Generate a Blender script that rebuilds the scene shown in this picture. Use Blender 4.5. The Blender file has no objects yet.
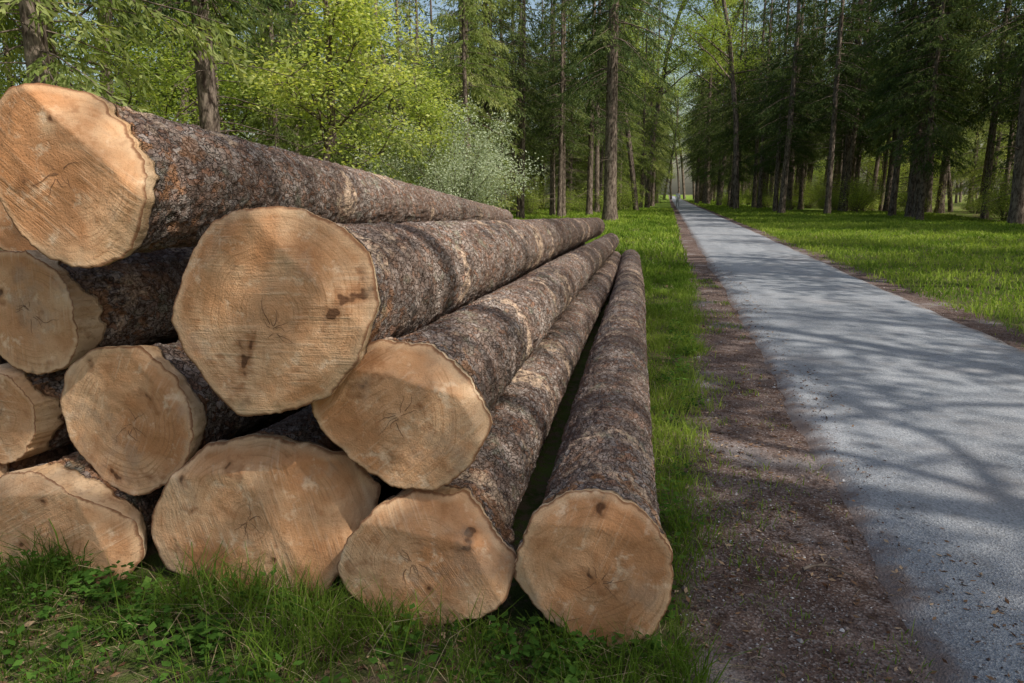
import bpy, math, numpy as np
from mathutils import Matrix, Vector
rng=np.random.default_rng(7)
S=bpy.context.scene
S.view_settings.view_transform='Standard'; S.view_settings.look='None'; S.view_settings.exposure=0
# ------------------------------------------------------------ numpy noise
def _h(ix,iy,iz,seed):
    n=(ix.astype(np.int64)*374761393+iy.astype(np.int64)*668265263+iz.astype(np.int64)*2147483647+seed*974634777)&0xffffffff
    n=((n^(n>>13))*1274126177)&0xffffffff
    n=n^(n>>16)
    return (n&0xffff)/65535.0
def vn(x,y,z,seed=0):
    x,y,z=np.broadcast_arrays(np.asarray(x,float),np.asarray(y,float),np.asarray(z,float))
    ix,iy,iz=np.floor(x),np.floor(y),np.floor(z)
    fx,fy,fz=x-ix,y-iy,z-iz
    fx=fx*fx*(3-2*fx);fy=fy*fy*(3-2*fy);fz=fz*fz*(3-2*fz)
    r=0
    for a in (0,1):
        for b in (0,1):
            for c in (0,1):
                w=(fx if a else 1-fx)*(fy if b else 1-fy)*(fz if c else 1-fz)
                r=r+w*_h(ix+a,iy+b,iz+c,seed)
    return r
def sst(a,b,x):
    t=np.clip((x-a)/(b-a),0,1);return t*t*(3-2*t)
# ------------------------------------------------------------ mesh helper
def mesh(name,V,FL,mats,midx=None,smooth=False,attrs=None):
    me=bpy.data.meshes.new(name)
    V=np.asarray(V,np.float32)
    me.vertices.add(len(V));me.vertices.foreach_set('co',V.ravel())
    loops=[];starts=[];tot=0
    for F in FL:
        F=np.asarray(F,np.int32)
        if len(F)==0: continue
        k=F.shape[1];loops.append(F.ravel())
        starts.append(tot+np.arange(len(F),dtype=np.int32)*k);tot+=F.size
    L=np.concatenate(loops);st=np.concatenate(starts)
    me.loops.add(len(L));me.loops.foreach_set('vertex_index',L)
    me.polygons.add(len(st));me.polygons.foreach_set('loop_start',st)
    for m in mats: me.materials.append(m)
    if midx is not None: me.polygons.foreach_set('material_index',np.asarray(midx,np.int32))
    me.polygons.foreach_set('use_smooth',np.full(len(st),smooth) if np.isscalar(smooth) else np.asarray(smooth,bool))
    if attrs:
        for k,a in attrs.items():
            at=me.attributes.new(k,'FLOAT','POINT');at.data.foreach_set('value',np.asarray(a,np.float32))
    me.update(calc_edges=True)
    return me
def obj(name,me,loc=(0,0,0),rot=0,sc=1,coll=None):
    o=bpy.data.objects.new(name,me);o.location=loc;o.rotation_euler=(0,0,rot)
    o.scale=(sc,sc,sc) if np.isscalar(sc) else sc
    (coll or S.collection).objects.link(o);return o
# ------------------------------------------------------------ node helper
class M:
    def __init__(s,name):
        s.m=bpy.data.materials.new(name);s.m.use_nodes=True;s.t=s.m.node_tree;s.t.nodes.clear()
        s.out=s.t.nodes.new('ShaderNodeOutputMaterial')
    def n(s,ty,props=None,**inp):
        nd=s.t.nodes.new('ShaderNode'+ty)
        for k,v in (props or {}).items(): setattr(nd,k,v)
        for k,v in inp.items():
            key=int(k[1:]) if k[0]=='i' and k[1:].isdigit() else k.replace('_',' ')
            s.set(nd.inputs[key],v)
        return nd
    def set(s,i,v):
        if isinstance(v,bpy.types.NodeSocket): s.t.links.new(v,i)
        elif isinstance(v,bpy.types.Node): s.t.links.new(v.outputs[0],i)
        else:
            if isinstance(v,tuple) and len(v)==3 and i.type=='RGBA': v=v+(1,)
            i.default_value=v
    def math(s,op,a,b=0.0,c=0.0,clamp=False):
        nd=s.n('Math',{'operation':op,'use_clamp':clamp});s.set(nd.inputs[0],a);s.set(nd.inputs[1],b);s.set(nd.inputs[2],c);return nd.outputs[0]
    def mix(s,f,a,b,blend='MIX'):
        nd=s.n('Mix',{'data_type':'RGBA','blend_type':blend});s.set(nd.inputs[0],f);s.set(nd.inputs[6],a);s.set(nd.inputs[7],b);return nd.outputs[2]
    def ss(s,x,a,b,lo=0.0,hi=1.0):
        nd=s.n('MapRange',{'interpolation_type':'SMOOTHSTEP'});s.set(nd.inputs[0],x)
        for k,v in zip((1,2,3,4),(a,b,lo,hi)): s.set(nd.inputs[k],v)
        return nd.outputs[0]
    def noise(s,vec,scale,detail=3,rough=.55,dist=0.0):
        nd=s.n('TexNoise');s.set(nd.inputs['Vector'],vec);nd.inputs['Scale'].default_value=scale
        nd.inputs['Detail'].default_value=detail;nd.inputs['Roughness'].default_value=rough;nd.inputs['Distortion'].default_value=dist
        return nd.outputs[0]
    def vor(s,vec,scale,feat='F1',out=0):
        nd=s.n('TexVoronoi',{'feature':feat});s.set(nd.inputs['Vector'],vec);nd.inputs['Scale'].default_value=scale;return nd.outputs[out]
    def mapv(s,vec,loc=(0,0,0),rot=(0,0,0),sc=(1,1,1)):
        nd=s.n('Mapping');s.set(nd.inputs[0],vec);nd.inputs[1].default_value=loc;nd.inputs[2].default_value=rot;nd.inputs[3].default_value=sc;return nd.outputs[0]
    def attr(s,name): return s.n('Attribute',{'attribute_name':name}).outputs['Fac']
    def bump(s,h,dist,strength=1.0,norm=None):
        nd=s.n('Bump');nd.inputs['Strength'].default_value=strength;nd.inputs['Distance'].default_value=dist;s.set(nd.inputs['Height'],h)
        if norm is not None: s.set(nd.inputs['Normal'],norm)
        return nd.outputs[0]
    def diff(s,col,norm=None):
        nd=s.n('BsdfDiffuse');s.set(nd.inputs['Color'],col)
        if norm is not None: s.set(nd.inputs['Normal'],norm)
        s.t.links.new(nd.outputs[0],s.out.inputs[0]);return nd
    def bsdf(s,col,rough=.8,norm=None,spec=.3):
        nd=s.n('BsdfPrincipled');s.set(nd.inputs['Base Color'],col);s.set(nd.inputs['Roughness'],rough)
        nd.inputs['Specular IOR Level'].default_value=spec
        if norm is not None: s.set(nd.inputs['Normal'],norm)
        s.t.links.new(nd.outputs[0],s.out.inputs[0]);return nd
def foliage(name,c_dark,c_mid,c_light,trans=.45,tcol=(1.35,1.3,.6),objvar=.35):
    m=M(name);a=m.attr('tint');v=a
    if objvar>0:
        rnd=m.n('ObjectInfo').outputs['Random']
        v=m.math('ADD',m.math('MULTIPLY',a,1-objvar),m.math('MULTIPLY',rnd,objvar))
    cr=m.n('ValToRGB');m.set(cr.inputs[0],v);e=cr.color_ramp.elements
    e[0].color=c_dark+(1,);e[1].color=c_light+(1,);q=e.new(.5);q.color=c_mid+(1,)
    c=cr.outputs[0]
    d=m.n('BsdfDiffuse',Color=c)
    t=m.n('BsdfTranslucent',Color=m.mix(1.0,c,tcol,'MULTIPLY'))
    x=m.n('MixShader',i0=trans);m.t.links.new(d.outputs[0],x.inputs[1]);m.t.links.new(t.outputs[0],x.inputs[2])
    m.t.links.new(x.outputs[0],m.out.inputs[0]);return m.m
# ------------------------------------------------------------ materials
def mat_logbark():
    m=M('log_bark');co=m.n('TexCoord').outputs['Object'];rnd=m.n('ObjectInfo').outputs['Random']
    off=m.n('VectorMath',{'operation':'ADD'});m.set(off.inputs[0],co);cb=m.n('CombineXYZ',X=m.math('MULTIPLY',rnd,37.),Y=m.math('MULTIPLY',rnd,11.));m.set(off.inputs[1],cb)
    P=m.mapv(off.outputs[0],sc=(1,.75,1))
    dn=m.n('TexNoise');m.set(dn.inputs['Vector'],P);dn.inputs['Scale'].default_value=26;dn.inputs['Detail'].default_value=2;dn.inputs['Roughness'].default_value=.65
    w=m.n('VectorMath',{'operation':'MULTIPLY_ADD'});m.set(w.inputs[0],dn.outputs[1]);w.inputs[1].default_value=(.06,)*3;m.set(w.inputs[2],P)
    W=w.outputs[0]
    ve=m.vor(W,40,'DISTANCE_TO_EDGE')
    vc=m.n('TexVoronoi');m.set(vc.inputs['Vector'],W);vc.inputs['Scale'].default_value=40
    cell=m.n('SeparateColor');m.set(cell.inputs[0],vc.outputs['Color'])
    n1=m.noise(P,4,3,.6);n2=m.noise(P,120,2,.7);n4=m.noise(P,20,4,.7);n0=m.noise(P,1.7,2)
    c=m.mix(m.ss(n1,.33,.67),(.185,.122,.094),(.33,.26,.215))
    c=m.mix(m.math('MULTIPLY',m.ss(n4,.5,.66),.65),c,(.47,.40,.35))
    c=m.mix(m.math('MULTIPLY',m.ss(n4,.46,.33),.75),c,(.075,.046,.034))
    c=m.mix(m.math('MULTIPLY',m.ss(cell.outputs[0],.6,1.),.5),c,(.50,.44,.39))
    c=m.mix(m.math('MULTIPLY',m.ss(cell.outputs[1],.68,.9),.6),c,(.28,.13,.07))
    c=m.mix(m.math('MULTIPLY',m.ss(n2,.5,.75),.3),c,(.50,.44,.39))
    c=m.mix(m.math('MULTIPLY',m.ss(n2,.48,.3),.35),c,(.06,.04,.03))
    crk=m.ss(ve,.0,.10);vis=m.ss(n1,.35,.6,.35,.8)
    c=m.mix(m.math('MULTIPLY',m.math('SUBTRACT',1.,crk),vis),c,(.045,.03,.023))
    c=m.mix(m.ss(n0,.42,.62,.0,.45),c,(.16,.105,.08))
    sep=m.n('SeparateXYZ');m.set(sep.inputs[0],co)
    near=m.ss(sep.outputs[1],.02,.9,1.,0.)
    pm=m.math('MULTIPLY',m.ss(m.math('ADD',m.noise(P,5.5,4,.65),m.math('MULTIPLY_ADD',near,.14,-.12)),.51,.55),near)
    inner=m.mix(n4,(.17,.065,.03),(.52,.28,.14))
    c=m.mix(m.math('MULTIPLY',pm,.85),c,inner)
    sc=m.math('MULTIPLY',m.ss(m.noise(m.mapv(off.outputs[0],sc=(1.2,2.0,1.2)),.9,3,.6),.57,.61),m.ss(n4,.42,.55))
    c=m.mix(m.math('MULTIPLY',sc,.8),c,(.64,.46,.32))
    moss=m.math('MULTIPLY',m.ss(m.noise(P,6.5,2),.58,.66),m.ss(n4,.4,.6))
    c=m.mix(m.math('MULTIPLY',moss,.4),c,(.24,.26,.17))
    wd=m.attr('wood');wc=m.mix(m.ss(n1,.3,.7),(.52,.31,.16),(.72,.53,.34))
    wc=m.mix(m.math('MULTIPLY',m.ss(n4,.5,.7),.6),wc,(.32,.165,.08))
    c=m.mix(m.ss(m.math('ADD',wd,m.math('MULTIPLY_ADD',n4,.8,-.4)),.45,.6),c,wc)
    h=m.math('ADD',m.math('MULTIPLY',crk,.4),m.math('ADD',m.math('MULTIPLY',n4,1.2),m.math('ADD',m.math('MULTIPLY',n2,.3),m.math('MULTIPLY',cell.outputs[2],.4))))
    h=m.math('MULTIPLY',h,m.math('MULTIPLY_ADD',wd,-.85,1.))
    m.diff(c,m.bump(h,.020,1.));return m.m
def mat_treebark():
    m=M('tree_bark');co=m.n('TexCoord').outputs['Object'];P=m.mapv(co,sc=(1,1,.35))
    n2=m.noise(P,12,3,.7)
    c=m.mix(m.ss(n2,.3,.7),(.045,.032,.025),(.24,.19,.15))
    m.diff(c);return m.m
def mat_wood():
    m=M('cut_wood')
    tc=m.n('TexCoord').outputs['Object'];rnd=m.n('ObjectInfo').outputs['Random']
    r37=m.math('MULTIPLY',rnd,53.)
    sh=m.n('CombineXYZ',X=r37,Y=0.,Z=r37)
    pv=m.n('VectorMath',{'operation':'ADD'});m.set(pv.inputs[0],tc);m.set(pv.inputs[1],sh);P=pv.outputs[0]
    sep=m.n('SeparateXYZ');m.set(sep.inputs[0],tc)
    wob=m.noise(P,3.5,2)
    X=m.math('ADD',sep.outputs[0],m.math('MULTIPLY_ADD',wob,.09,-.045))
    Z=m.math('ADD',sep.outputs[2],m.math('MULTIPLY_ADD',wob,-.07,.035))
    r=m.math('SQRT',m.math('ADD',m.math('MULTIPLY',X,X),m.math('MULTIPLY',Z,Z)))
    def n1d(w,scale,det=2,rough=.5):
        nd=m.n('TexNoise',{'noise_dimensions':'1D'});m.set(nd.inputs['W'],w);nd.inputs['Scale'].default_value=scale;nd.inputs['Detail'].default_value=det;nd.inputs['Roughness'].default_value=rough;return nd.outputs[0]
    rr=m.math('ADD',r,r37);rings=n1d(rr,105,1,.7);rings2=n1d(rr,26,1)
    big=m.noise(P,3.0,4,.65);med=m.noise(P,10,4,.7);fine=m.noise(P,150,2,.75);big2=m.noise(m.mapv(P,loc=(9,3,5)),2.6,3,.6)
    rm=m.ss(m.noise(m.mapv(P,loc=(3,7,1)),5.,2),.40,.62,.15,1.)
    c=m.mix(m.ss(big,.34,.66),(.55,.285,.135),(.665,.425,.245))
    heart=m.ss(m.math('ADD',r,m.math('MULTIPLY',big2,.12)),.17,.24,1.,0.)
    c=m.mix(m.math('MULTIPLY',heart,.30),c,(.48,.25,.125))
    c=m.mix(m.math('MULTIPLY',m.ss(big2,.49,.62),.65),c,(.45,.195,.078))
    c=m.mix(m.math('MULTIPLY',m.math('MULTIPLY',m.ss(rings2,.5,.75),.35),rm),c,(.41,.20,.085))
    c=m.mix(m.math('MULTIPLY',m.math('MULTIPLY',m.ss(rings,.50,.70),.5),rm),c,(.33,.165,.075))
    c=m.mix(m.math('MULTIPLY',m.ss(med,.53,.68),.55),c,(.36,.16,.066))
    c=m.mix(m.math('MULTIPLY',m.ss(med,.45,.30),.6),c,(.82,.62,.42))
    rot=m.n('VectorRotate',{'rotation_type':'AXIS_ANGLE'});m.set(rot.inputs['Vector'],P);rot.inputs['Axis'].default_value=(0,1,0);m.set(rot.inputs['Angle'],m.math('MULTIPLY',rnd,6.28))
    sw=m.noise(m.mapv(rot.outputs[0],sc=(1.6,1,30)),2.6,2,.6)
    swm=m.ss(m.noise(P,5.5,2),.40,.62,.0,1.)
    c=m.mix(m.math('MULTIPLY',m.math('MULTIPLY',m.ss(sw,.5,.72),.30),swm),c,(.82,.63,.43))
    c=m.mix(m.math('MULTIPLY',m.math('MULTIPLY',m.ss(sw,.45,.28),.26),swm),c,(.31,.16,.075))
    pk=m.noise(P,6.0,3,.6)
    c=m.mix(m.math('MULTIPLY',m.ss(pk,.58,.66),.6),c,(.28,.12,.05));c=m.mix(m.math('MULTIPLY',m.ss(pk,.655,.69),.85),c,(.08,.036,.02))
    gy=m.noise(m.mapv(P,loc=(1,9,4)),4.2,4,.7)
    c=m.mix(m.math('MULTIPLY',m.ss(gy,.54,.68),.35),c,(.34,.27,.20))
    c=m.mix(m.math('MULTIPLY',m.ss(fine,.5,.8),.40),c,(.28,.145,.07))
    e=m.attr('edge');en=m.math('ADD',e,m.math('MULTIPLY_ADD',med,.08,-.04))
    c=m.mix(m.ss(en,.88,.955,0.,.35),c,(.70,.49,.30))
    c=m.mix(m.ss(en,.965,.995,0.,.85),c,(.20,.09,.045))
    h=m.math('ADD',m.math('MULTIPLY',m.math('MULTIPLY',sw,swm),.7),m.math('ADD',m.math('MULTIPLY',fine,.35),m.math('MULTIPLY',med,1.0)))
    m.diff(c,m.bump(h,.009,.9));return m.m
BARK=mat_logbark();TBARK=mat_treebark();WOOD=mat_wood()
mm=M('drying_checks');mm.diff((.14,.08,.05));CRK=mm.m
# ------------------------------------------------------------ camera, light
cam=bpy.data.cameras.new('camera');co=bpy.data.objects.new('camera',cam);S.collection.objects.link(co);S.camera=co
cam.sensor_width=36;cam.lens=36*740/1024;cam.clip_end=3000
co.location=(0,0,1.5);co.rotation_euler=(math.pi/2-.1974,0,.2038)
SUN_EL=math.radians(50);SUN_AZ=math.radians(115)   # azimuth clockwise from +Y
sd=Vector((math.sin(SUN_AZ)*math.cos(SUN_EL),math.cos(SUN_AZ)*math.cos(SUN_EL),math.sin(SUN_EL)))
l=bpy.data.lights.new('sun','SUN');l.energy=5.;l.angle=math.radians(.5);l.color=(1,.95,.87)
lo=bpy.data.objects.new('sun',l);S.collection.objects.link(lo);lo.rotation_euler=sd.to_track_quat('Z','Y').to_euler();lo.location=(20,-5,30)
w=bpy.data.worlds.new('World');S.world=w;w.use_nodes=True;nt=w.node_tree
sk=nt.nodes.new('ShaderNodeTexSky');sk.sky_type='NISHITA';sk.sun_disc=False;sk.sun_elevation=SUN_EL;sk.sun_rotation=SUN_AZ;sk.air_density=1.3;sk.dust_density=3.
bg=nt.nodes['Background'];nt.links.new(sk.outputs[0],bg.inputs[0]);bg.inputs[1].default_value=.15
# ------------------------------------------------------------ ground
def edgeL(y): # left edge of gravel
    return np.interp(y,[0,2.1,3.6,5.5,11,25,70],[.10,.14,.22,.30,.42,.45,.5])+.20*(vn(y*2.2,0,0,3)-.5)+.10*(vn(y*9,0,0,4)-.5)
def roadL(y): return .88+.10*(vn(y*.8,1,0,5)-.5)+.06*(vn(y*4,1,0,6)-.5)
def roadR(y): return 3.50+.09*(vn(y*.7,5,0,7)-.5)+.05*(vn(y*4,8,0,8)-.5)
def gh(x,y):
    side=1-sst(-.35,.25,x)*(1-sst(3.6,4.6,x))
    b=.07*(vn(x*.5,y*.5,0,1)-.5)+.035*(vn(x*2.5,y*2.5,0,2)-.5)
    far=sst(5,12,x)*.25*(vn(x*.12,y*.12,0,9))+sst(-7,-14,x)*.35*(vn(x*.12,y*.12,0,10))
    fine=.014*(vn(x*9,y*9,0,11)-.5)
    return b*side+far+fine*np.clip(side+.5,0,1)-.022
def axis(a,b,st,lo,hi):
    c=list(np.arange(a,b,st));s=st;x=c[-1]
    while x<hi: s*=1.16;x+=s;c.append(x)
    s=st;x=c[0];p=[]
    while x>lo: s*=1.16;x-=s;p.append(x)
    return np.array(p[::-1]+c)
xs=axis(-5,9,.1,-500,500);ys=axis(.5,22,.1,-300,900)
XX,YY=np.meshgrid(xs,ys);ZZ=gh(XX,YY)
nx_,ny_=len(xs),len(ys);idx=np.arange(nx_*ny_).reshape(ny_,nx_)
F=np.stack([idx[:-1,:-1],idx[:-1,1:],idx[1:,1:],idx[1:,:-1]],-1).reshape(-1,4)
m=M('ground_soil');geo=m.n('NewGeometry').outputs['Position'];sp=m.n('SeparateXYZ');m.set(sp.inputs[0],geo);px,py=sp.outputs[0],sp.outputs[1]
n1=m.noise(geo,1.3,3);n2=m.noise(geo,14,3,.65);n3=m.noise(geo,90,2,.7)
grassc=m.mix(m.ss(n1,.35,.65),(.05,.065,.02),(.09,.115,.03));grassc=m.mix(m.ss(n2,.45,.62),grassc,(.105,.08,.05))
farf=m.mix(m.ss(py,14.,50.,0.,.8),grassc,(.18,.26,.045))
litter=m.mix(n2,(.10,.075,.045),(.22,.165,.10));litter=m.mix(m.ss(n1,.42,.58),litter,(.15,.22,.04))
xw=m.math('ADD',px,m.math('MULTIPLY_ADD',n1,3.,-1.5))
forR=m.ss(xw,11.,17.);forL=m.ss(xw,-6.,-10.)
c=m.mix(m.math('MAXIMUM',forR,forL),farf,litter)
cell=m.n('TexVoronoi');m.set(cell.inputs['Vector'],geo);cell.inputs['Scale'].default_value=110;cs=m.n('SeparateColor');m.set(cs.inputs[0],cell.outputs['Color'])
gr=m.mix(m.ss(n1,.35,.65),(.105,.068,.054),(.185,.135,.115))
gr=m.mix(m.math('MULTIPLY',m.ss(cs.outputs[0],.6,.95),.5),gr,(.32,.28,.26));gr=m.mix(m.math('MULTIPLY',m.ss(cs.outputs[1],.6,.9),.6),gr,(.045,.03,.024))
gr=m.mix(m.ss(n2,.48,.68,0.,.75),gr,(.055,.034,.025))
gr=m.mix(m.ss(n1,.55,.68,0.,.6),gr,(.24,.22,.21))
lx=m.math('ADD',px,m.math('MULTIPLY_ADD',n2,.26,-.13));el=m.ss(py,2.,10.,.12,.40)
gm=m.math('MULTIPLY',m.ss(m.math('SUBTRACT',lx,el),-.06,.07),m.ss(lx,3.85,4.05,1.,0.))
c=m.mix(gm,c,gr)
h=m.math('ADD',m.math('MULTIPLY',n3,.6),m.math('ADD',m.math('MULTIPLY',n2,.9),m.math('MULTIPLY',cell.outputs[0],.4)))
m.diff(c,m.bump(h,.014,.9))
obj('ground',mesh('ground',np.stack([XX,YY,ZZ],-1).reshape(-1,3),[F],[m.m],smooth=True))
# ------------------------------------------------------------ road
ry=axis(-3,30,.15,-60,420);nu=24
L_=roadL(ry);R_=roadR(ry);u=np.linspace(0,1,nu)
X=L_[:,None]*(1-u)+R_[:,None]*u;Y=np.repeat(ry[:,None],nu,1)
Z=.000+.026*(1-(2*u-1)**4)[None,:]+.006*(vn(X*1.5,Y*1.5,0,21)-.5);Z[:,0]=-.04;Z[:,-1]=-.04
idx=np.arange(X.size).reshape(X.shape);F=np.stack([idx[:-1,:-1],idx[:-1,1:],idx[1:,1:],idx[1:,:-1]],-1).reshape(-1,4)
m=M('road_asphalt');geo=m.n('NewGeometry').outputs['Position'];sp=m.n('SeparateXYZ');m.set(sp.inputs[0],geo)
n1=m.noise(geo,.8,3);n2=m.noise(geo,60,2,.7);n4=m.noise(m.mapv(geo,sc=(1,.12,1)),2.2,3);n5=m.noise(geo,4.,4,.7)
cell=m.n('TexVoronoi');m.set(cell.inputs['Vector'],geo);cell.inputs['Scale'].default_value=125;cs=m.n('SeparateColor');m.set(cs.inputs[0],cell.outputs['Color'])
c=m.mix(m.ss(n4,.35,.65),(.215,.228,.245),(.300,.310,.325))
c=m.mix(m.math('MULTIPLY',m.ss(cs.outputs[0],.6,.95),.45),c,(.46,.46,.45));c=m.mix(m.math('MULTIPLY',m.ss(cs.outputs[1],.6,.9),.55),c,(.11,.11,.115))
c=m.mix(m.ss(n1,.5,.75,0.,.4),c,(.24,.20,.175));c=m.mix(m.ss(n5,.53,.68,0.,.5),c,(.16,.155,.155))
xe=m.math('ADD',sp.outputs[0],m.math('MULTIPLY_ADD',n5,.55,-.27))
c=m.mix(m.ss(xe,.88,1.10,.9,0.),c,(.135,.093,.076));c=m.mix(m.ss(xe,3.3,3.5,0.,.8),c,(.17,.12,.09))
h=m.math('ADD',cell.outputs[0],m.math('MULTIPLY',n2,.6))
m.bsdf(c,.8,m.bump(h,.007,.8),.3)
obj('road',mesh('road',np.stack([X,Y,Z],-1).reshape(-1,3),[F],[m.m],smooth=True))
# ------------------------------------------------------------ logs
LOGS=[
((-2.05,2.25,1.56),(-2.72,12.6,1.08),.27,.15,2.42/740,[(-78,-74),(-58,-90),(-23,-94),(17,-84),(50,-49),(78,-9),(84,26),(72,58),(50,84),(17,95),(-23,84),(-53,61),(-73,26),(-80,-24)],[(48,.14,1.1),(-35,.24,.5),(150,.24,.4)]),
((-1.31,2.26,1.10),(-1.42,15.2,.84),.29,.18,2.5/740,[(-104,10),(-92,-48),(-67,-85),(-27,-98),(28,-101),(68,-82),(94,-55),(106,-10),(88,42),(58,80),(8,98),(-40,105),(-67,75),(-94,40)],[(45,.20,.5),(135,.27,.5),(-60,.27,.3)]),
((-.91,2.36,.725),(-1.11,15.2,.55),.235,.165,2.6/740,[(-88,-17),(-68,-52),(-28,-69),(27,-67),(62,-42),(89,-7),(92,8),(67,48),(42,70),(-3,71),(-43,48),(-78,13)],[(78,.145,1.3),(25,.25,.8)]),
((-.80,2.30,.195),(-1.02,15.2,.19),.225,.165,2.62/740,[(-90,7),(-75,-25),(-50,-53),(-15,-67),(35,-65),(65,-35),(90,-5),(80,25),(55,45),(-5,67),(-40,60),(-75,35)],[(82,.125,.9),(32,.20,.9)]),
((-.195,2.31,.235),(-.68,15.3,.20),.23,.19,2.5/740,[(-75,-10),(-60,-55),(-30,-75),(10,-77),(50,-60),(73,-30),(73,20),(55,60),(15,76),(-25,65),(-60,40),(-77,15)],[(88,.165,.55),(-160,.22,.4)]),
((-1.50,2.35,.28),(-1.42,15.4,.20),.27,.17,2.75/740,[(-112,15),(-90,-30),(-55,-70),(-5,-79),(45,-75),(90,-65),(115,-20),(110,10),(85,50),(65,78),(15,80),(-45,78),(-95,60)],[(35,.09,.35),(98,.20,.9),(10,.33,.8)]),
((-2.08,2.46,.60),(-1.80,15.3,.50),.255,.17,2.95/740,[(-73,-15),(-60,-53),(-25,-73),(20,-75),(50,-50),(65,-25),(73,5),(60,40),(30,65),(0,76),(-35,60),(-65,20)],[(40,.22,.5)]),
((-2.53,2.53,1.02),(-2.35,14.3,.80),.24,.16,3.0/740,[(-45,-45),(-30,-60),(0,-60),(30,-40),(48,-10),(50,25),(35,50),(0,63),(-30,55),(-50,35),(-56,0)],[(40,.17,.5)]),
((-2.39,2.31,.17),(-1.85,15.2,.18),.25,.16,2.95/740,[(-70,-32),(-50,-52),(0,-57),(45,-40),(88,-12),(95,18),(80,48),(10,66),(-50,55),(-80,28)],[(25,.24,.8),(100,.16,.6)]),
((-2.72,2.50,.58),(-2.25,14.8,.50),.22,.15,3.1/740,[(-40,-25),(-12,-46),(20,-40),(40,-15),(38,15),(20,40),(-5,50),(-35,44),(-50,8)],[]),
((-3.10,2.62,.98),(-2.75,14.6,.80),.22,.15,.0029,[(-60,-30),(-30,-66),(10,-70),(50,-50),(70,0),(50,50),(0,72),(-50,50),(-70,10)],[]),
((-2.72,2.75,1.42),(-3.05,13.6,1.02),.21,.14,.0029,[(-60,-30),(-30,-66),(10,-70),(50,-50),(70,0),(50,50),(0,72),(-50,50),(-70,10)],[]),
((-2.95,2.45,.22),(-2.5,15,.18),.22,.16,.0029,[(-60,-30),(-30,-66),(10,-70),(50,-50),(70,0),(50,50),(0,72),(-50,50),(-70,10)],[(80,.15,.5)]),
((-3.28,2.5,.60),(-2.9,14.8,.50),.20,.15,.0029,[(-60,-30),(-30,-66),(10,-70),(50,-50),(70,0),(50,50),(0,72),(-50,50),(-70,10)],[]),
]
NA=200
crng=np.random.default_rng(31)
def build_log(i,c,e,R0,R1,k,poly,fac):
    c=Vector(c);e=Vector(e);ax=e-c;Ln=ax.length;ax.normalize()
    xa=Vector((1,0,0));xa=(xa-ax*xa.dot(ax)).normalized();za=xa.cross(ax)
    th=np.linspace(0,2*math.pi,NA,endpoint=False)
    pl=np.array([(x*k*1.06,-z*k*1.045) for x,z in poly]);r=np.zeros(NA)
    n=len(pl)
    for j,t in enumerate(th):
        d=np.array([math.cos(t),math.sin(t)]);best=0
        for q in range(n):
            a=pl[q];b=pl[(q+1)%n]-a
            den=d[0]*b[1]-d[1]*b[0]
            if abs(den)<1e-9: continue
            tt=(a[0]*b[1]-a[1]*b[0])/den;s=(a[0]*d[1]-a[1]*d[0])/den
            if tt>0 and -1e-6<=s<=1+1e-6: best=max(best,tt)
        r[j]=best
    rs=r.copy()
    for _ in range(14): rs=(np.roll(rs,1)+2*rs+np.roll(rs,-1))/4
    r=.5*r+.5*rs
    ct,sn=np.cos(th),np.sin(th)
    r=r*(1+.030*(vn(ct*2.2+9,sn*2.2+9,i,30)-.5))+.012*(vn(ct*9+9,sn*9+9,i,33)-.5)+.006*(vn(ct*28+40,sn*28+40,i,34)-.5)
    def yface(x,z):
        y=.012*(vn(x*7+9,z*7+9,i,31)-.5)+.0035*(vn(x*30+9,z*30+9,i,35)-.5)
        for q,(a,d,kk) in enumerate(fac):
            a=math.radians(a);u_=x*math.cos(a)+z*math.sin(a)-d+.018*(vn(x*8+9,z*8+9,i,36+q)-.5)
            y=y+kk*(u_+np.sqrt(u_*u_+.002**2))*.5
        return y
    nr=44;V=[np.array([[0,float(yface(np.array(0.),np.array(0.))),0]])];E=[[0.]];
    for q in range(1,nr+1):
        f=q/nr;x=r*f*ct;z=r*f*sn
        V.append(np.stack([x,yface(x,z)+(.004 if q==nr else 0),z],-1));E.append(np.full(NA,f))
    nv=1+nr*NA
    F3=[(0,1+(j+1)%NA,1+j) for j in range(NA)]
    j=np.arange(NA);j2=(j+1)%NA;F4=[]
    for q in range(nr-1):
        a=1+q*NA;b=a+NA;F4.append(np.stack([a+j,a+j2,b+j2,b+j],-1))
    nface=NA*(nr-1)
    s=[0.];st=.009
    while s[-1]<Ln: s.append(s[-1]+st);st=min(st*1.013,.14) if s[-1]>.8 else st
    s=np.array(s);s[-1]=Ln;ns=len(s)
    Sg,T=np.meshgrid(s,th,indexing='ij')
    Rc=R0+(R1-R0)*(Sg/Ln)
    bl=1-np.exp(-Sg/.22);bl=sst(0,1,bl)
    Rr=r[None,:]*(1-bl)+Rc*bl
    Rr=Rr*(1+.05*(vn(T*0+np.cos(T)*1.4+5,Sg*1.1,np.sin(T)*1.4,40+i)-.5)*np.minimum(1,Sg*3))
    cx,cz=np.cos(T)*.28,np.sin(T)*.28
    d=.012*(vn(cx*14+9,Sg*9,cz*14+9,50+i)-.5)+.014*(vn(cx*36+20,Sg*28,cz*36+20,60+i)-.5)+.010*(vn(cx*85+40,Sg*64,cz*85+40,70+i)-.5)
    kn=vn(cx*6+9,Sg*3.5,cz*6+9,80+i);d=d+.028*sst(.86,.97,kn)
    yf=yface(r*ct,r*sn)+.004
    yoff=yf[None,:]*np.exp(-Sg/.25)
    yfc=(yf[None,:]>.014)&(Sg<.02)
    trim=vn(cx*3+9,i,cz*3+9,90+i)*.20-.07+.05*vn(cx*24+20,Sg*16,cz*24+20,91)
    wood=np.clip(1-(Sg-trim)/.02,0,1)*(trim>.0)
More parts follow.
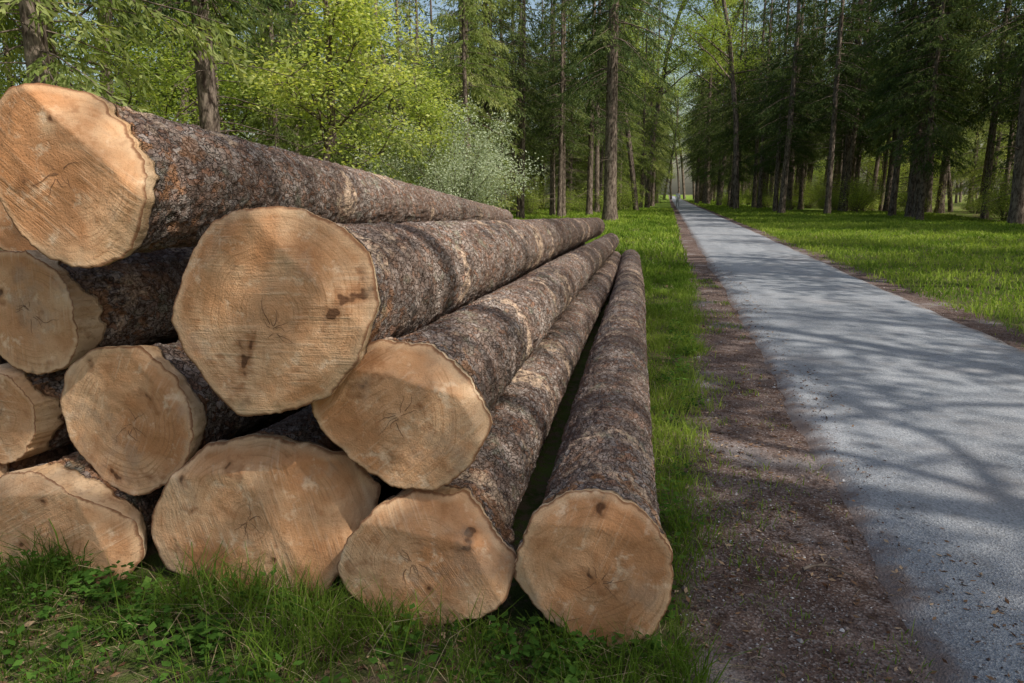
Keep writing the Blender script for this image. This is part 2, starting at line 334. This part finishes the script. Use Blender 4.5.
    wood=np.maximum(wood,yfc)
    d=d*(1-wood*.85)*np.minimum(1,Sg/.02)
    Rr=Rr+d
    lat=.03*np.sin(Sg*.5+i)*np.minimum(1,Sg/3)*.6
    B=np.stack([Rr*np.cos(T)+lat,Sg+yoff,Rr*np.sin(T)],-1).reshape(-1,3)
    base=nv
    V.append(B);E.append(np.ones(len(B)))
    for q in range(ns-1):
        a=base+q*NA;b=a+NA;F4.append(np.stack([a+j,a+j2,b+j2,b+j],-1))
    V.append(np.array([[lat[-1,0],Ln,0]]));E.append([0.]);ci=base+ns*NA;lb=base+(ns-1)*NA
    F3+= [(ci,lb+q,lb+(q+1)%NA) for q in range(NA)]
    nb4=sum(len(f) for f in F4);nvt=ci+1
    # fine drying checks round the pith, opened 1 mm in the cut face
    px_,pz_=crng.normal(size=2)*.03
    for q in range(int(crng.integers(6,11))):
        a=crng.uniform(0,6.28);L=crng.uniform(.025,.08) if q>0 else crng.uniform(.08,.14)
        m_=16;t=np.linspace(0,1,m_);st_=crng.uniform(.0,.03)
        aa=a+np.cumsum(crng.normal(size=m_)*.20);dx=np.cumsum(np.cos(aa))*L/m_;dz=np.cumsum(np.sin(aa))*L/m_
        x=px_+math.cos(a+crng.normal()*.5)*st_+dx;z=pz_+math.sin(a)*st_+dz;wd=.0009*(1-t)**.5*crng.uniform(.6,1.3)+.0002
        nx2,nz2=-np.sin(aa)*wd,np.cos(aa)*wd
        xx=np.stack([x+nx2,x-nx2],1).ravel();zz=np.stack([z+nz2,z-nz2],1).ravel()
        V.append(np.stack([xx,yface(xx,zz)-.0016,zz],-1));E.append(np.full(2*m_,.1))
        g=np.arange(m_-1)*2+nvt;F4.append(np.stack([g,g+1,g+3,g+2],-1));nvt+=2*m_
    F3=np.array(F3);F4=np.concatenate(F4)
    mi4=np.ones(len(F4));mi4[:nface]=0;mi4[nb4:]=2
    mi=np.concatenate([np.zeros(len(F3)),mi4])
    sm=np.ones(len(mi),bool)
    wa=np.concatenate([np.ones(nv),wood.ravel(),[1],np.ones(nvt-ci-1)])
    me=mesh('spruce_log',np.concatenate(V),[F3,F4],[WOOD,BARK,CRK],mi,sm,{'edge':np.concatenate(E),'wood':wa})
    o=bpy.data.objects.new('spruce_log',me);S.collection.objects.link(o)
    o.matrix_world=Matrix(((xa.x,ax.x,za.x,c.x),(xa.y,ax.y,za.y,c.y),(xa.z,ax.z,za.z,c.z),(0,0,0,1)))
for i,q in enumerate(LOGS): build_log(i,*q)
# ------------------------------------------------------------ grass
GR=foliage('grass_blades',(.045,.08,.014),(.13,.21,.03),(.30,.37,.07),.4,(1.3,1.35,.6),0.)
DRY=foliage('dry_grass_blades',(.16,.11,.06),(.30,.24,.13),(.45,.38,.22),.3,(1,1,1),0.)
def blades(P,h,wd,lean,tint,name,mat,loc=None):
    n=len(P);az=rng.uniform(0,2*math.pi,n);dx,dy=np.cos(az),np.sin(az);fa=rng.uniform(0,2*math.pi,n);sx,sy=np.cos(fa),np.sin(fa)
    V=np.zeros((n,5,3))
    for q,(t,ww) in enumerate([(0,1),(0,-1),(.55,.8),(.55,-.8),(1,0)]):
        off=lean*t**2
        V[:,q,0]=P[:,0]+dx*off+sx*wd*ww*.5;V[:,q,1]=P[:,1]+dy*off+sy*wd*ww*.5
        V[:,q,2]=P[:,2]+h*t-lean*.35*t**3
    b=np.arange(n)[:,None]*5
    F4=b+np.array([[0,1,3,2]]);F3=b+np.array([[2,3,4]])
    return obj(name,mesh(name,V.reshape(-1,3),[F4,F3],[mat],attrs={'tint':np.repeat(tint,5)}))
PP=[];HH=[];WW=[]
def zone(n,x0,x1,y0,y1,keep,h0,h1,wscale=1.,ybias=1.):
    x=rng.uniform(x0,x1,n);y=y0+(y1-y0)*rng.uniform(0,1,n)**ybias
    k=keep(x,y);x,y=x[k],y[k]
    P=np.stack([x,y,gh(x,y)-.004],-1);cl=vn(x*3,y*3,0,101)
    dist=np.hypot(x,y)
    PP.append(P);HH.append(rng.uniform(h0,h1,len(x))*(.4+1.1*cl));WW.append(rng.uniform(.0022,.0055,len(x))*wscale*(1+np.maximum(0,dist-3)/7))
def logedge(y): return np.interp(y,[0,2.28,2.32,15.3,15.4],[-9,-9,.02,-.48,-9])
cl=lambda x,y:.6*vn(x*2.6,y*2.6,3,102)+.4*vn(x*7,y*7,3,104)
r_=lambda x:rng.uniform(0,1,len(x))
zone(40000,-3.8,.22,1.1,2.6,lambda x,y:(x<edgeL(y)+.02)&(r_(x)<sst(.44,.66,cl(x,y))+.06)&((y<2.34)|(x>.02)),.04,.14)
zone(9000,-3.8,.18,1.5,2.3,lambda x,y:(r_(x)<sst(.40,.60,cl(x*1.7,y))+.05),.12,.28,1.15,.45)
zone(60000,-.6,.6,2.3,16,lambda x,y:(x<edgeL(y)+.07*rng.normal(size=len(x)))&(x>logedge(y)-.06)&(r_(x)<.2+sst(.35,.6,cl(x,y))),.04,.15,1.,1.25)
zone(70000,-11,.5,14,75,lambda x,y:(x<edgeL(y))&((y>15.3)|(x>-.5)),.08,.26,2.,1.5)
zone(9000,-7,-3.4,3,16,lambda x,y:x>-99,.06,.2,1.5)
zone(150000,3.75,17,3,62,lambda x,y:(x>3.80+.12*rng.normal(size=len(x)))&(x<18),.05,.20,1.5,1.5)
zone(20000,3.7,9,50,150,lambda x,y:x>3.8,.1,.3,1.6,1.3)
zone(4000,3.55,4.1,3,30,lambda x,y:r_(x)<sst(.4,.7,cl(x,y)),.03,.08)
zone(9000,.12,.9,1.6,14,lambda x,y:r_(x)<sst(.48,.66,cl(x,y)),.02,.07)
P=np.concatenate(PP);H=np.concatenate(HH);Wd=np.concatenate(WW)
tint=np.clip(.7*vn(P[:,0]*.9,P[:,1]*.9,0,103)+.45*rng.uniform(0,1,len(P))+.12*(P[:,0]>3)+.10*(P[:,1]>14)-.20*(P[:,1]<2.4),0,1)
dry=rng.uniform(0,1,len(P))<np.where(P[:,1]<2.6,.20,.05+.12*vn(P[:,0]*.6,P[:,1]*.6,0,105))
LE=H*rng.uniform(.2,.95,len(P))
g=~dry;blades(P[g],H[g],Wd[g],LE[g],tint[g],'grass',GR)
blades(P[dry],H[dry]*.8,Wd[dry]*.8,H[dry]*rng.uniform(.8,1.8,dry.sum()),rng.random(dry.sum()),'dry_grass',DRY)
# ------------------------------------------------------------ leaves helper
def leafquads(C,dirv,up,ln,wd):
    n=len(C);dirv=dirv/np.linalg.norm(dirv,axis=1,keepdims=True)
    s=np.cross(dirv,up);s/=np.linalg.norm(s,axis=1,keepdims=True)+1e-9
    ln=np.broadcast_to(ln,n)[:,None];wd=np.broadcast_to(wd,n)[:,None]
    V=np.stack([C,C+dirv*ln*.45+s*wd*.5,C+dirv*ln,C+dirv*ln*.45-s*wd*.5],1)
    return V.reshape(-1,3),(np.arange(n)[:,None]*4+np.array([[0,1,2,3]]))
WEED=foliage('weed_leaves',(.035,.075,.014),(.07,.15,.025),(.14,.24,.045),.35,(1.2,1.3,.6),0.)
Cs=[];Ds=[];Ls=[];Ws=[];Ts=[]
spots=[(x,y) for x,y in zip(rng.uniform(-3.2,.1,300),rng.uniform(1.3,2.28,300))]+[(-1.55+.14*rng.normal(),2.0+.07*rng.normal()) for _ in range(30)]
spots+=[(x,y) for x,y in zip(rng.uniform(-3.,.15,70),rng.uniform(2.1,2.25,70))]
spots+=[(e-.05-.2*rng.random(),y) for y in rng.uniform(2.3,9,130) for e in [float(edgeL(y))]]
for x,y in spots:
    if vn(x*2,y*2,0,110)<.33: continue
    z=float(gh(x,y));n=rng.integers(7,18);hh=rng.uniform(.03,.14);t0=rng.random()
    for q in range(n):
        a=rng.uniform(0,6.28);e=rng.uniform(.1,1.)
        Cs.append((x+.035*math.cos(a)*e,y+.035*math.sin(a)*e,z+hh*rng.uniform(.2,1)));Ds.append((math.cos(a),math.sin(a),rng.uniform(-.3,.5)))
        s=rng.uniform(.014,.036);Ls.append(s*1.3);Ws.append(s*.85);Ts.append(np.clip(t0*.6+rng.random()*.4,0,1))
n=len(Cs);V,F=leafquads(np.array(Cs),np.array(Ds),np.tile([0,0,1.],(n,1))+.3*rng.normal(size=(n,3)),np.array(Ls),np.array(Ws))
obj('weed_plants',mesh('weed_plants',V,[F],[WEED],attrs={'tint':np.repeat(Ts,4)}))
mm=M('leaf_litter');a=mm.attr('tint');c=mm.mix(mm.ss(a,0.,.5),(.07,.035,.02),(.20,.12,.07));c=mm.mix(mm.ss(a,.6,1.),c,(.42,.30,.19));mm.diff(c)
n=36000;x=rng.uniform(-3.6,1.3,n);y=1.1+rng.uniform(0,1,n)**1.6*14
k=(((y<2.36)|(x>logedge(y)-.02)))&(rng.random(n)<.22+sst(.35,.7,vn(x*2,y*2,5,120)));x,y=x[k],y[k];n=len(x)
a=rng.uniform(0,6.28,n);Dv=np.stack([np.cos(a),np.sin(a),rng.uniform(-.15,.3,n)],-1)
sz=rng.uniform(.005,.030,n)*np.where(x>.15,.8,1);V,F=leafquads(np.stack([x,y,np.where(x>.93,.015,gh(x,y))+.006],-1),Dv,np.tile([0,0,1.],(n,1))+.35*rng.normal(size=(n,3)),sz*1.6,sz*.6)
obj('leaf_litter',mesh('leaf_litter',V,[F],[mm.m],attrs={'tint':np.repeat(rng.random(n)**1.6,4)}))
mm=M('gravel');a=mm.attr('tint');c=mm.mix(mm.ss(a,0.,.6),(.07,.045,.037),(.21,.17,.15));c=mm.mix(mm.ss(a,.8,1.),c,(.46,.44,.43));mm.diff(c)
n=28000;y=1.3+rng.uniform(0,1,n)**1.5*16;x=np.where(rng.random(n)<.88,rng.uniform(.1,1.35,n),rng.uniform(3.3,3.95,n))
k=(x>edgeL(y)-.05)&(rng.random(n)<np.where((x>.95)&(x<3.4),.25,.25+.75*vn(x*3,y*3,0,130)));x,y=x[k],y[k];n=len(x);sz=rng.uniform(.0018,.0068,n)*(1+1.3*(rng.random(n)>.96))
oct_=np.array([[1,0,0],[0,1,0],[-1,0,0],[0,-1,0],[0,0,.7],[0,0,-.7]],float)
V=oct_[None]*sz[:,None,None]*rng.uniform(.6,1.3,(n,6,1));a=rng.uniform(0,6.28,n);ca,sa=np.cos(a)[:,None],np.sin(a)[:,None]
V=np.stack([V[...,0]*ca-V[...,1]*sa,V[...,0]*sa+V[...,1]*ca,V[...,2]],-1)+np.stack([x,y,np.where((x>.93)&(x<3.45),.014,gh(x,y))+.002],-1)[:,None]
fo=np.array([[0,1,4],[1,2,4],[2,3,4],[3,0,4],[1,0,5],[2,1,5],[3,2,5],[0,3,5]])
obj('gravel',mesh('gravel',V.reshape(-1,3),[(np.arange(n)[:,None,None]*6+fo[None]).reshape(-1,3)],[mm.m],attrs={'tint':np.repeat(rng.random(n),6)}))
# ------------------------------------------------------------ tubes
def tube(path,rad,k=6):
    path=np.asarray(path,float);n=len(path);tg=np.gradient(path,axis=0);tg/=np.linalg.norm(tg,axis=1,keepdims=True)+1e-9
    ref=np.array([0,0,1.]) if abs(tg[0][2])<.8 else np.array([1.,0,0])
    a=np.cross(tg,ref);a/=np.linalg.norm(a,axis=1,keepdims=True)+1e-9;b=np.cross(tg,a)
    t=np.linspace(0,2*math.pi,k,endpoint=False);rad=np.broadcast_to(rad,n)
    V=path[:,None]+rad[:,None,None]*(np.cos(t)[None,:,None]*a[:,None]+np.sin(t)[None,:,None]*b[:,None])
    j=np.arange(k);j2=(j+1)%k
    F=np.concatenate([np.stack([q*k+j,q*k+j2,(q+1)*k+j2,(q+1)*k+j],-1) for q in range(n-1)])
    return V.reshape(-1,3),F
class Acc:
    def __init__(s): s.V=[];s.F=[];s.M=[];s.T=[];s.n=0
    def add(s,V,F,mi,t):
        s.V.append(V);s.F.append(F+s.n);s.M.append(np.full(len(F),mi));s.T.append(np.broadcast_to(t,len(V)));s.n+=len(V)
    def done(s,name,mats):
        M_=np.concatenate(s.M);return mesh(name,np.concatenate(s.V),[np.concatenate(s.F)],mats,M_,M_==0,{'tint':np.concatenate(s.T)})
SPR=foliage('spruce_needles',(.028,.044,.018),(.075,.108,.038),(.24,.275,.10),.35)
SPRL=foliage('spruce_needles_light',(.055,.08,.028),(.19,.24,.07),(.60,.61,.28),.45)
LEAF=foliage('broadleaf_leaves',(.10,.145,.03),(.28,.36,.08),(.64,.65,.26),.5)
BUSH=foliage('pale_bush_leaves',(.25,.30,.17),(.48,.53,.37),(.75,.76,.62),.4,(1.2,1.2,.9))
def spruce(name,Ht,cb,Lmax,mat,dens=1.,dead=2.,trunk_r=.2):
    A=Acc();zz=np.linspace(-.3,Ht,22);b1,b2=rng.normal(size=2)*.15
    path=np.stack([b1*np.sin(zz/Ht*3),b2*np.sin(zz/Ht*2.5),zz],-1)
    rd=trunk_r*(1-zz/Ht)**.75+.01+trunk_r*.45*np.exp(-(zz+.3)/.35)
    V,F=tube(path,rd,9);A.add(V,F,0,.5)
    def tp(z): return np.array([np.interp(z,zz,path[:,0]),np.interp(z,zz,path[:,1]),z])
    z=dead
    while z<cb+2:
        a=rng.uniform(0,6.28);Lb=rng.uniform(.5,2.2);t=np.linspace(0,1,5);dr=rng.uniform(-.1,.35)
        p=tp(z)+np.stack([np.cos(a)*Lb*t,np.sin(a)*Lb*t,-dr*Lb*t+.12*np.sin(t*5)*Lb*.3],-1)
        V,F=tube(p,.016*(1-t*.7),3);A.add(V,F,0,.5);z+=rng.uniform(.08,.3)
    z=cb
    while z<Ht-.3:
        f=(z-cb)/(Ht-cb);prof=min(1,.55+f*3)*(1-f)**.75
        low=z<12.5
        for q in range(rng.integers(2,7) if low else 4):
            if rng.random()<.12: continue
            a=rng.uniform(0,6.28);Lb=max(.3,Lmax*prof*rng.uniform(.4,1.25));up=-.15+.5*f;dr=rng.uniform(.2,.6)*(1-f*.6)
            t=np.linspace(0,1,6);pz=Lb*(up*t-dr*t**2+.16*np.maximum(0,t-.6))
            p=tp(z+rng.uniform(-.15,.15))+np.stack([np.cos(a)*Lb*t,np.sin(a)*Lb*t,pz],-1)
            V,F=tube(p,.022*(1-t*.8)*(.5+Lb/3),3);A.add(V,F,0,.5)
            nt_=int(Lb*(17 if low else 8)*dens)+1;tt=rng.uniform(.12,1,nt_)**.8
            bp=np.stack([np.interp(tt,t,p[:,c_]) for c_ in range(3)],-1)
            side=rng.choice([-1,1],nt_);tl=(.25+.42*np.sin(np.clip(tt,0,1)*2.6))*rng.uniform(.5,1.3,nt_)*min(1,Lb/1.8+.3)
            d=np.stack([np.cos(a)*.7-np.sin(a)*side*.8,np.sin(a)*.7+np.cos(a)*side*.8,-.45-.7*rng.random(nt_)],-1)
            ms=6 if low else 4;w_=rng.uniform(0,1,(nt_,ms));C=(bp[:,None]+d[:,None]*tl[:,None,None]*w_[...,None]).reshape(-1,3)
            dd=(np.repeat(d,ms,0)+.5*rng.normal(size=(nt_*ms,3)));dd[:,2]-=.3;ks=1.1 if low else 1.6
            V,F=leafquads(C,dd,rng.normal(size=(nt_*ms,3)),rng.uniform(.10,.24,nt_*ms)*ks,rng.uniform(.025,.055,nt_*ms)*ks)
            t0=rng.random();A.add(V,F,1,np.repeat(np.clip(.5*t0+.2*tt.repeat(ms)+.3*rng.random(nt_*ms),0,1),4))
        z+=rng.uniform(.24,.48) if low else .55
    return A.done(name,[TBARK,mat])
def broadleaf(name,Ht,mat,first=2.,nl=14000,spread=3.,leaf=.10):
    A=Acc();tips=[]
    def limb(p,d,L,r,lev):
        n=7;pts=[p];d=d/np.linalg.norm(d)
        for q in range(n-1):
            d=d+.13*rng.normal(size=3);d[2]+=.04;d/=np.linalg.norm(d);pts.append(pts[-1]+d*L/(n-1))
        pts=np.array(pts);V,F=tube(pts,np.linspace(r,r*.45,n),7 if lev==0 else 3);A.add(V,F,0,.5)
        if lev>=3: tips.append(pts[3]);tips.append(pts[-1]);return
        k=[9,4,3][lev]
        for q in range(k):
            t=rng.uniform((first/Ht) if lev==0 else .25,1);i=min(n-2,int(t*(n-1)));fr=t*(n-1)-i;b=pts[i]*(1-fr)+pts[i+1]*fr
            a=rng.uniform(0,6.28);nd=np.array([math.cos(a),math.sin(a),rng.uniform(.0,.7)])+d*.25
            limb(b,nd,(spread*(1.15-t*.6) if lev==0 else L*.55)*rng.uniform(.7,1.2),r*(.45 if lev==0 else .55)*(1-t*.3),lev+1)
    limb(np.array([0,0,-.2]),np.array([0,0,1.]),Ht,.02+.011*Ht,0)
    tips=np.array(tips);k=rng.integers(0,len(tips),nl);C=tips[k]+rng.normal(size=(nl,3))*np.array([.38,.38,.22])
    d=rng.normal(size=(nl,3));d[:,2]*=.4;u_=rng.normal(size=(nl,3))*.6+np.array([0,0,1.])
    V,F=leafquads(C,d,u_,rng.uniform(.6,1.2,nl)*leaf,rng.uniform(.4,.75,nl)*leaf)
    tt=rng.random(len(tips))[k];A.add(V,F,1,np.repeat(np.clip(.5*tt+.5*rng.random(nl),0,1),4))
    return A.done(name,[TBARK,mat])
def shrub(name,Ht,Rr,mat,nl=5000,leaf=.07,nst=26):
    A=Acc();tips=[]
    for q in range(nst):
        a=rng.uniform(0,6.28);rr=Rr*rng.uniform(.2,1);hh=Ht*rng.uniform(.5,1.)*(1-.35*(rr/Rr)**2);t=np.linspace(0,1,8)
        p=np.stack([np.cos(a)*rr*t**1.3,np.sin(a)*rr*t**1.3,hh*t-.1-.12*hh*t**4],-1)+np.concatenate([[[0,0,0]],.05*rng.normal(size=(7,3))])
        V,F=tube(p,.018*(1-t*.8),3);A.add(V,F,0,.5)
        tips+=list(p[3:]);
        for _ in range(4): tips.append(p[rng.integers(4,8)]+rng.normal(size=3)*.25)
    tips=np.array(tips);k=rng.integers(0,len(tips),nl);C=tips[k]+rng.normal(size=(nl,3))*.17
    d=rng.normal(size=(nl,3));d[:,2]*=.5;u_=rng.normal(size=(nl,3))*.6+np.array([0,0,1.])
    V,F=leafquads(C,d,u_,rng.uniform(.6,1.2,nl)*leaf,rng.uniform(.4,.7,nl)*leaf)
    tt=rng.random(len(tips))[k];A.add(V,F,1,np.repeat(np.clip(.5*tt+.5*rng.random(nl),0,1),4))
    return A.done(name,[TBARK,mat])
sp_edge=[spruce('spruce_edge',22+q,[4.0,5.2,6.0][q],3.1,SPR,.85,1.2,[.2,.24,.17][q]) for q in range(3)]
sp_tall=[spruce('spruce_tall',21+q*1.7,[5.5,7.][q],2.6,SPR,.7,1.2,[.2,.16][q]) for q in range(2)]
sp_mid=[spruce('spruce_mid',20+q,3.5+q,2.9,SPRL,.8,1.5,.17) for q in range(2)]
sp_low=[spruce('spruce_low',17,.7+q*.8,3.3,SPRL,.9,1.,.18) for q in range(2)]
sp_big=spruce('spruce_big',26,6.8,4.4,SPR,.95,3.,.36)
bl=[broadleaf('broadleaf',[10,14,7][q],LEAF,[1.5,3,1][q],[11000,13000,8000][q],[3,3.6,2.2][q],.115) for q in range(3)]
bs=broadleaf('broadleaf_airy',15,LEAF,4,5200,3.8,.15);blall=bl+[bs]
sh=[shrub('shrub',[2.2,3.2][q],[1.5,1.9][q],LEAF,[3500,5500][q],.085) for q in range(2)]
pale=shrub('pale_bush',4.4,3.0,BUSH,20000,.08,60)
def put(name,me,x,y,s=1.,rot=None):
    return obj(name,me,(x,y,float(gh(x,y))-.03),rng.uniform(0,6.28) if rot is None else rot,s*np.array([1,1,rng.uniform(.92,1.08)]))
def tree(me,x,y,s=1.): return put('broadleaf_tree' if me in blall else 'spruce_tree',me,x,y,s)
pick=lambda L:L[rng.integers(0,len(L))]
put('spruce_tree',sp_big,-3.05,41,1.)
def edgeR(y): return float(np.interp(y,[-20,38,45,56,75,95,150,300],[16,16,14.5,10,7.2,6.0,5.2,5.0]))
def edgeLf(y): return float(np.interp(y,[-20,10,30,45,55,75,100,300],[-9,-8.5,-9.5,-8,-5.0,-3.0,-2.2,-2.0]))
# off-frame trees to the right that throw the dappled shade
for x,y,me,s in [(10.5,-5.0,bs,1.15),(12.0,-1.0,bs,1.2),(10.2,1.2,bs,1.0),(12.0,4.6,bs,1.15),(13.0,9.2,bs,1.25),(14.2,14.5,bs,1.35),(16,-7,sp_tall[0],1.),(18,1.5,sp_tall[1],1.15),(17.5,9,bs,1.5),(17,21,sp_tall[1],.95),(9.5,-1.8,bs,.8),(19,15,sp_tall[0],1.),(20,27,sp_edge[1],1.),(18.5,33,bs,1.4)]:
    tree(me,x,y,s)
# edge trees whose crowns close the canopy over the road
for x,y,me,s in [(-2.6,66,bl[1],1.5),(6.2,72,bl[1],1.7),(-2.2,84,bl[1],1.9),(5.9,92,bl[1],1.9),(5.2,104,sp_edge[1],1.3),(-2.4,104,bl[1],2.1),(6.,118,bl[1],2.2),(-2.2,124,bl[1],2.2),(5.6,136,bl[1],2.2),(-1.8,93,sp_edge[2],1.2),(-2,140,bl[1],2.2)]:
    tree(me,x,y,s)
for x,y in [(-8.4,43.5),(-6.6,46.5),(-5.2,51),(-4.4,57),(-7.4,49),(-9.8,40),(-4.9,61)]: tree(pick(sp_tall),x,y,rng.uniform(.8,1.05))
# right forest: a belt with a sunlit clearing of young growth behind it
y=28.
while y<140:
    x=edgeR(y)+rng.uniform(-.6,1.8);row=0
    while x<edgeR(y)+9.5:
        if rng.random()<(.90 if y>34 else .35):
            L=sp_edge if row==0 else (sp_tall+sp_edge[1:])
            tree(pick(L),x+rng.normal()*.8,y+rng.normal()*1.,rng.uniform(.8,1.22))
        x+=rng.uniform(2.3,4.2);row+=1
    if y>34 and rng.random()<.85: tree(pick(bl),edgeR(y)+11+rng.uniform(1,6),y,rng.uniform(.7,1.1))
    if y>34 and rng.random()<.7: tree(pick(sp_mid+sp_low),edgeR(y)+12+rng.uniform(5,12),y,rng.uniform(.9,1.1))
    y+=rng.uniform(2.4,3.6) if y<80 else 4.8
# left forest
y=10.
while y<140:
    x=edgeLf(y)-rng.uniform(-.4,1.5);row=0
    while x>edgeLf(y)-(16 if y<80 else 8):
        u_=rng.random();mid=42<y<64
        if mid and row<2: me=pick(sp_tall) if u_<.6 else None
        elif row<2 and u_<.46: me=pick(sp_low+sp_mid)
        elif row<2 and u_<.60: me=pick(bl)
        elif row<2 and u_<.78: me=pick(sp_tall+sp_edge)
        elif row<2: me=None
        elif u_<.36: me=pick(sp_tall+sp_edge)
        elif u_<.64: me=pick(sp_low+sp_mid)
        elif u_<.82: me=pick(bl)
        else: me=None
        if me: tree(me,x+rng.normal()*.4,y+rng.normal()*.6,rng.uniform(.75,1.15))
        x-=rng.uniform(3.2,5.2);row+=1
    y+=rng.uniform(3.4,4.6) if y<80 else 5.5
for q in range(130):
    y=rng.uniform(12,110);sd_=rng.random()<.45
    x=edgeLf(y)-rng.uniform(-.3,8) if sd_ else edgeR(max(y,36))+rng.uniform(.3,13)
    y_=y if sd_ else max(y,38)+rng.uniform(0,6)
    put('shrub',pick(sh),x,y_,rng.uniform(.45,1.15))
put('pale_bush',pale,-7.0,24.0,1.05);put('pale_bush',pale,-9.4,26.5,1.)
# trees closing the far end of the road
for x,y,me,s in [(-1,196,bl[1],1.9),(3.,200,bl[1],1.7),(6.5,194,bl[1],1.9),(1,208,bl[0],2.4),(4.5,210,bl[1],2.2),(-4,190,bl[1],1.8),(10,196,bl[1],1.9)]: tree(me,x,y,s)
for q in range(24):
    x=rng.uniform(-14,20);y=rng.uniform(155,225)
    if -2.5<x<7 and y<214: continue
    tree(pick(bl[:2]+sp_mid),x,y,rng.uniform(1.3,1.9))
FC=bpy.data.collections.new('distant_forest_trees')
for x,y in [(0,0),(5,2),(9,-2),(14,1),(19,-1)]:
    obj('distant_tree_part',pick(sp_tall+sp_mid),(x,y,0),rng.uniform(0,6),1.,FC)
obj('distant_tree_part',bl[1],(7,-4,0),0,1.2,FC);obj('distant_tree_part',bl[0],(15,-4,0),0,1.2,FC);obj('distant_tree_part',bl[0],(2,-4,0),0,1.2,FC)
par=bpy.data.objects.new('distant_forest',None);S.collection.objects.link(par)
def inst(x,y,r):
    o=bpy.data.objects.new('forest_clump',None);o.instance_type='COLLECTION';o.instance_collection=FC;o.location=(x,y,0);o.rotation_euler=(0,0,r);o.parent=par;S.collection.objects.link(o)
for y in np.arange(140,190,10):
    inst(6.0+rng.uniform(0,2),y,rng.uniform(-.2,.2));inst(-3-rng.uniform(0,2),y,math.pi+rng.uniform(-.2,.2))
for y in np.arange(4,150,17):
    if y>30: inst(42,y,rng.uniform(1.2,1.8))
    inst(-31,y,rng.uniform(1.2,1.8))
# ------------------------------------------------------------ fallen twigs on the shoulder
A=Acc()
t=np.linspace(0,1,8);p=np.stack([.60+.19*t,2.96+.03*np.sin(t*4),-.002+.012*np.sin(t*3)],-1);V,F=tube(p,.007*(1-.6*t),6)
A.add(V,F,0,.5);V,F=tube(np.array([p[3],p[3]+(.03,.04,.01),p[3]+(.07,.06,.012)]),.003,4);A.add(V,F,0,.5)
obj('fallen_twig',A.done('fallen_twig',[TBARK]))
A=Acc()
for q in range(190):
    x,y=rng.uniform(-2.6,.85),rng.uniform(1.5,6.)
    if y>2.2 and x<.05: continue
    a=rng.uniform(0,6.28);L=rng.uniform(.03,.14);p=np.array([[x+L*t_*math.cos(a+.5*t_),y+L*t_*math.sin(a+.5*t_),float(gh(x,y))+.006+.01*math.sin(t_*3)] for t_ in (0,.35,.7,1)])
    V,F=tube(p,np.linspace(.0022,.001,4)*rng.uniform(.6,1.4),4);A.add(V,F,0,.5)
obj('small_twigs',A.done('small_twigs',[TBARK]))
# ------------------------------------------------------------ distant walker
def person(x,y):
    V=[(0,0,.93),(0,0,1.15),(0,0,1.38),(0,0,1.50),(0,-.01,1.60),(0,-.01,1.70),(.18,0,1.40),(.24,.06,1.12),(.22,-.04,.88),(-.18,0,1.40),(-.24,-.06,1.12),(-.22,.10,.90),(.09,0,.88),(.10,-.12,.50),(.10,-.10,.08),(.10,-.24,.03),(-.09,0,.88),(-.10,.08,.50),(-.10,.26,.12),(-.10,.16,.03)]
    E=[(0,1),(1,2),(2,3),(3,4),(4,5),(2,6),(6,7),(7,8),(2,9),(9,10),(10,11),(0,12),(12,13),(13,14),(14,15),(0,16),(16,17),(17,18),(18,19)]
    R=[.15,.14,.16,.06,.095,.08,.065,.05,.035,.065,.05,.035,.10,.07,.045,.04,.10,.07,.045,.04]
    me=bpy.data.meshes.new('walking_person');me.from_pydata(V,E,[])
    o=obj('walking_person',me,(x,y,.02));md=o.modifiers.new('skin','SKIN')
    for i,r in enumerate(R): me.skin_vertices[0].data[i].radius=(r,r*.8 if i<3 else r)
    me.skin_vertices[0].data[0].use_root=True
    o.modifiers.new('sub','SUBSURF').levels=2
    m=M('walker_clothes');sp=m.n('SeparateXYZ');m.set(sp.inputs[0],m.n('TexCoord').outputs['Object'])
    c=m.mix(m.math('GREATER_THAN',sp.outputs[2],.80),(.35,.36,.38),(.85,.85,.86));c=m.mix(m.math('GREATER_THAN',sp.outputs[2],1.50),c,(.45,.27,.2));c=m.mix(m.math('GREATER_THAN',sp.outputs[2],1.66),c,(.08,.05,.03))
    m.bsdf(c,.8);me.materials.append(m.m)
person(1.1,85)
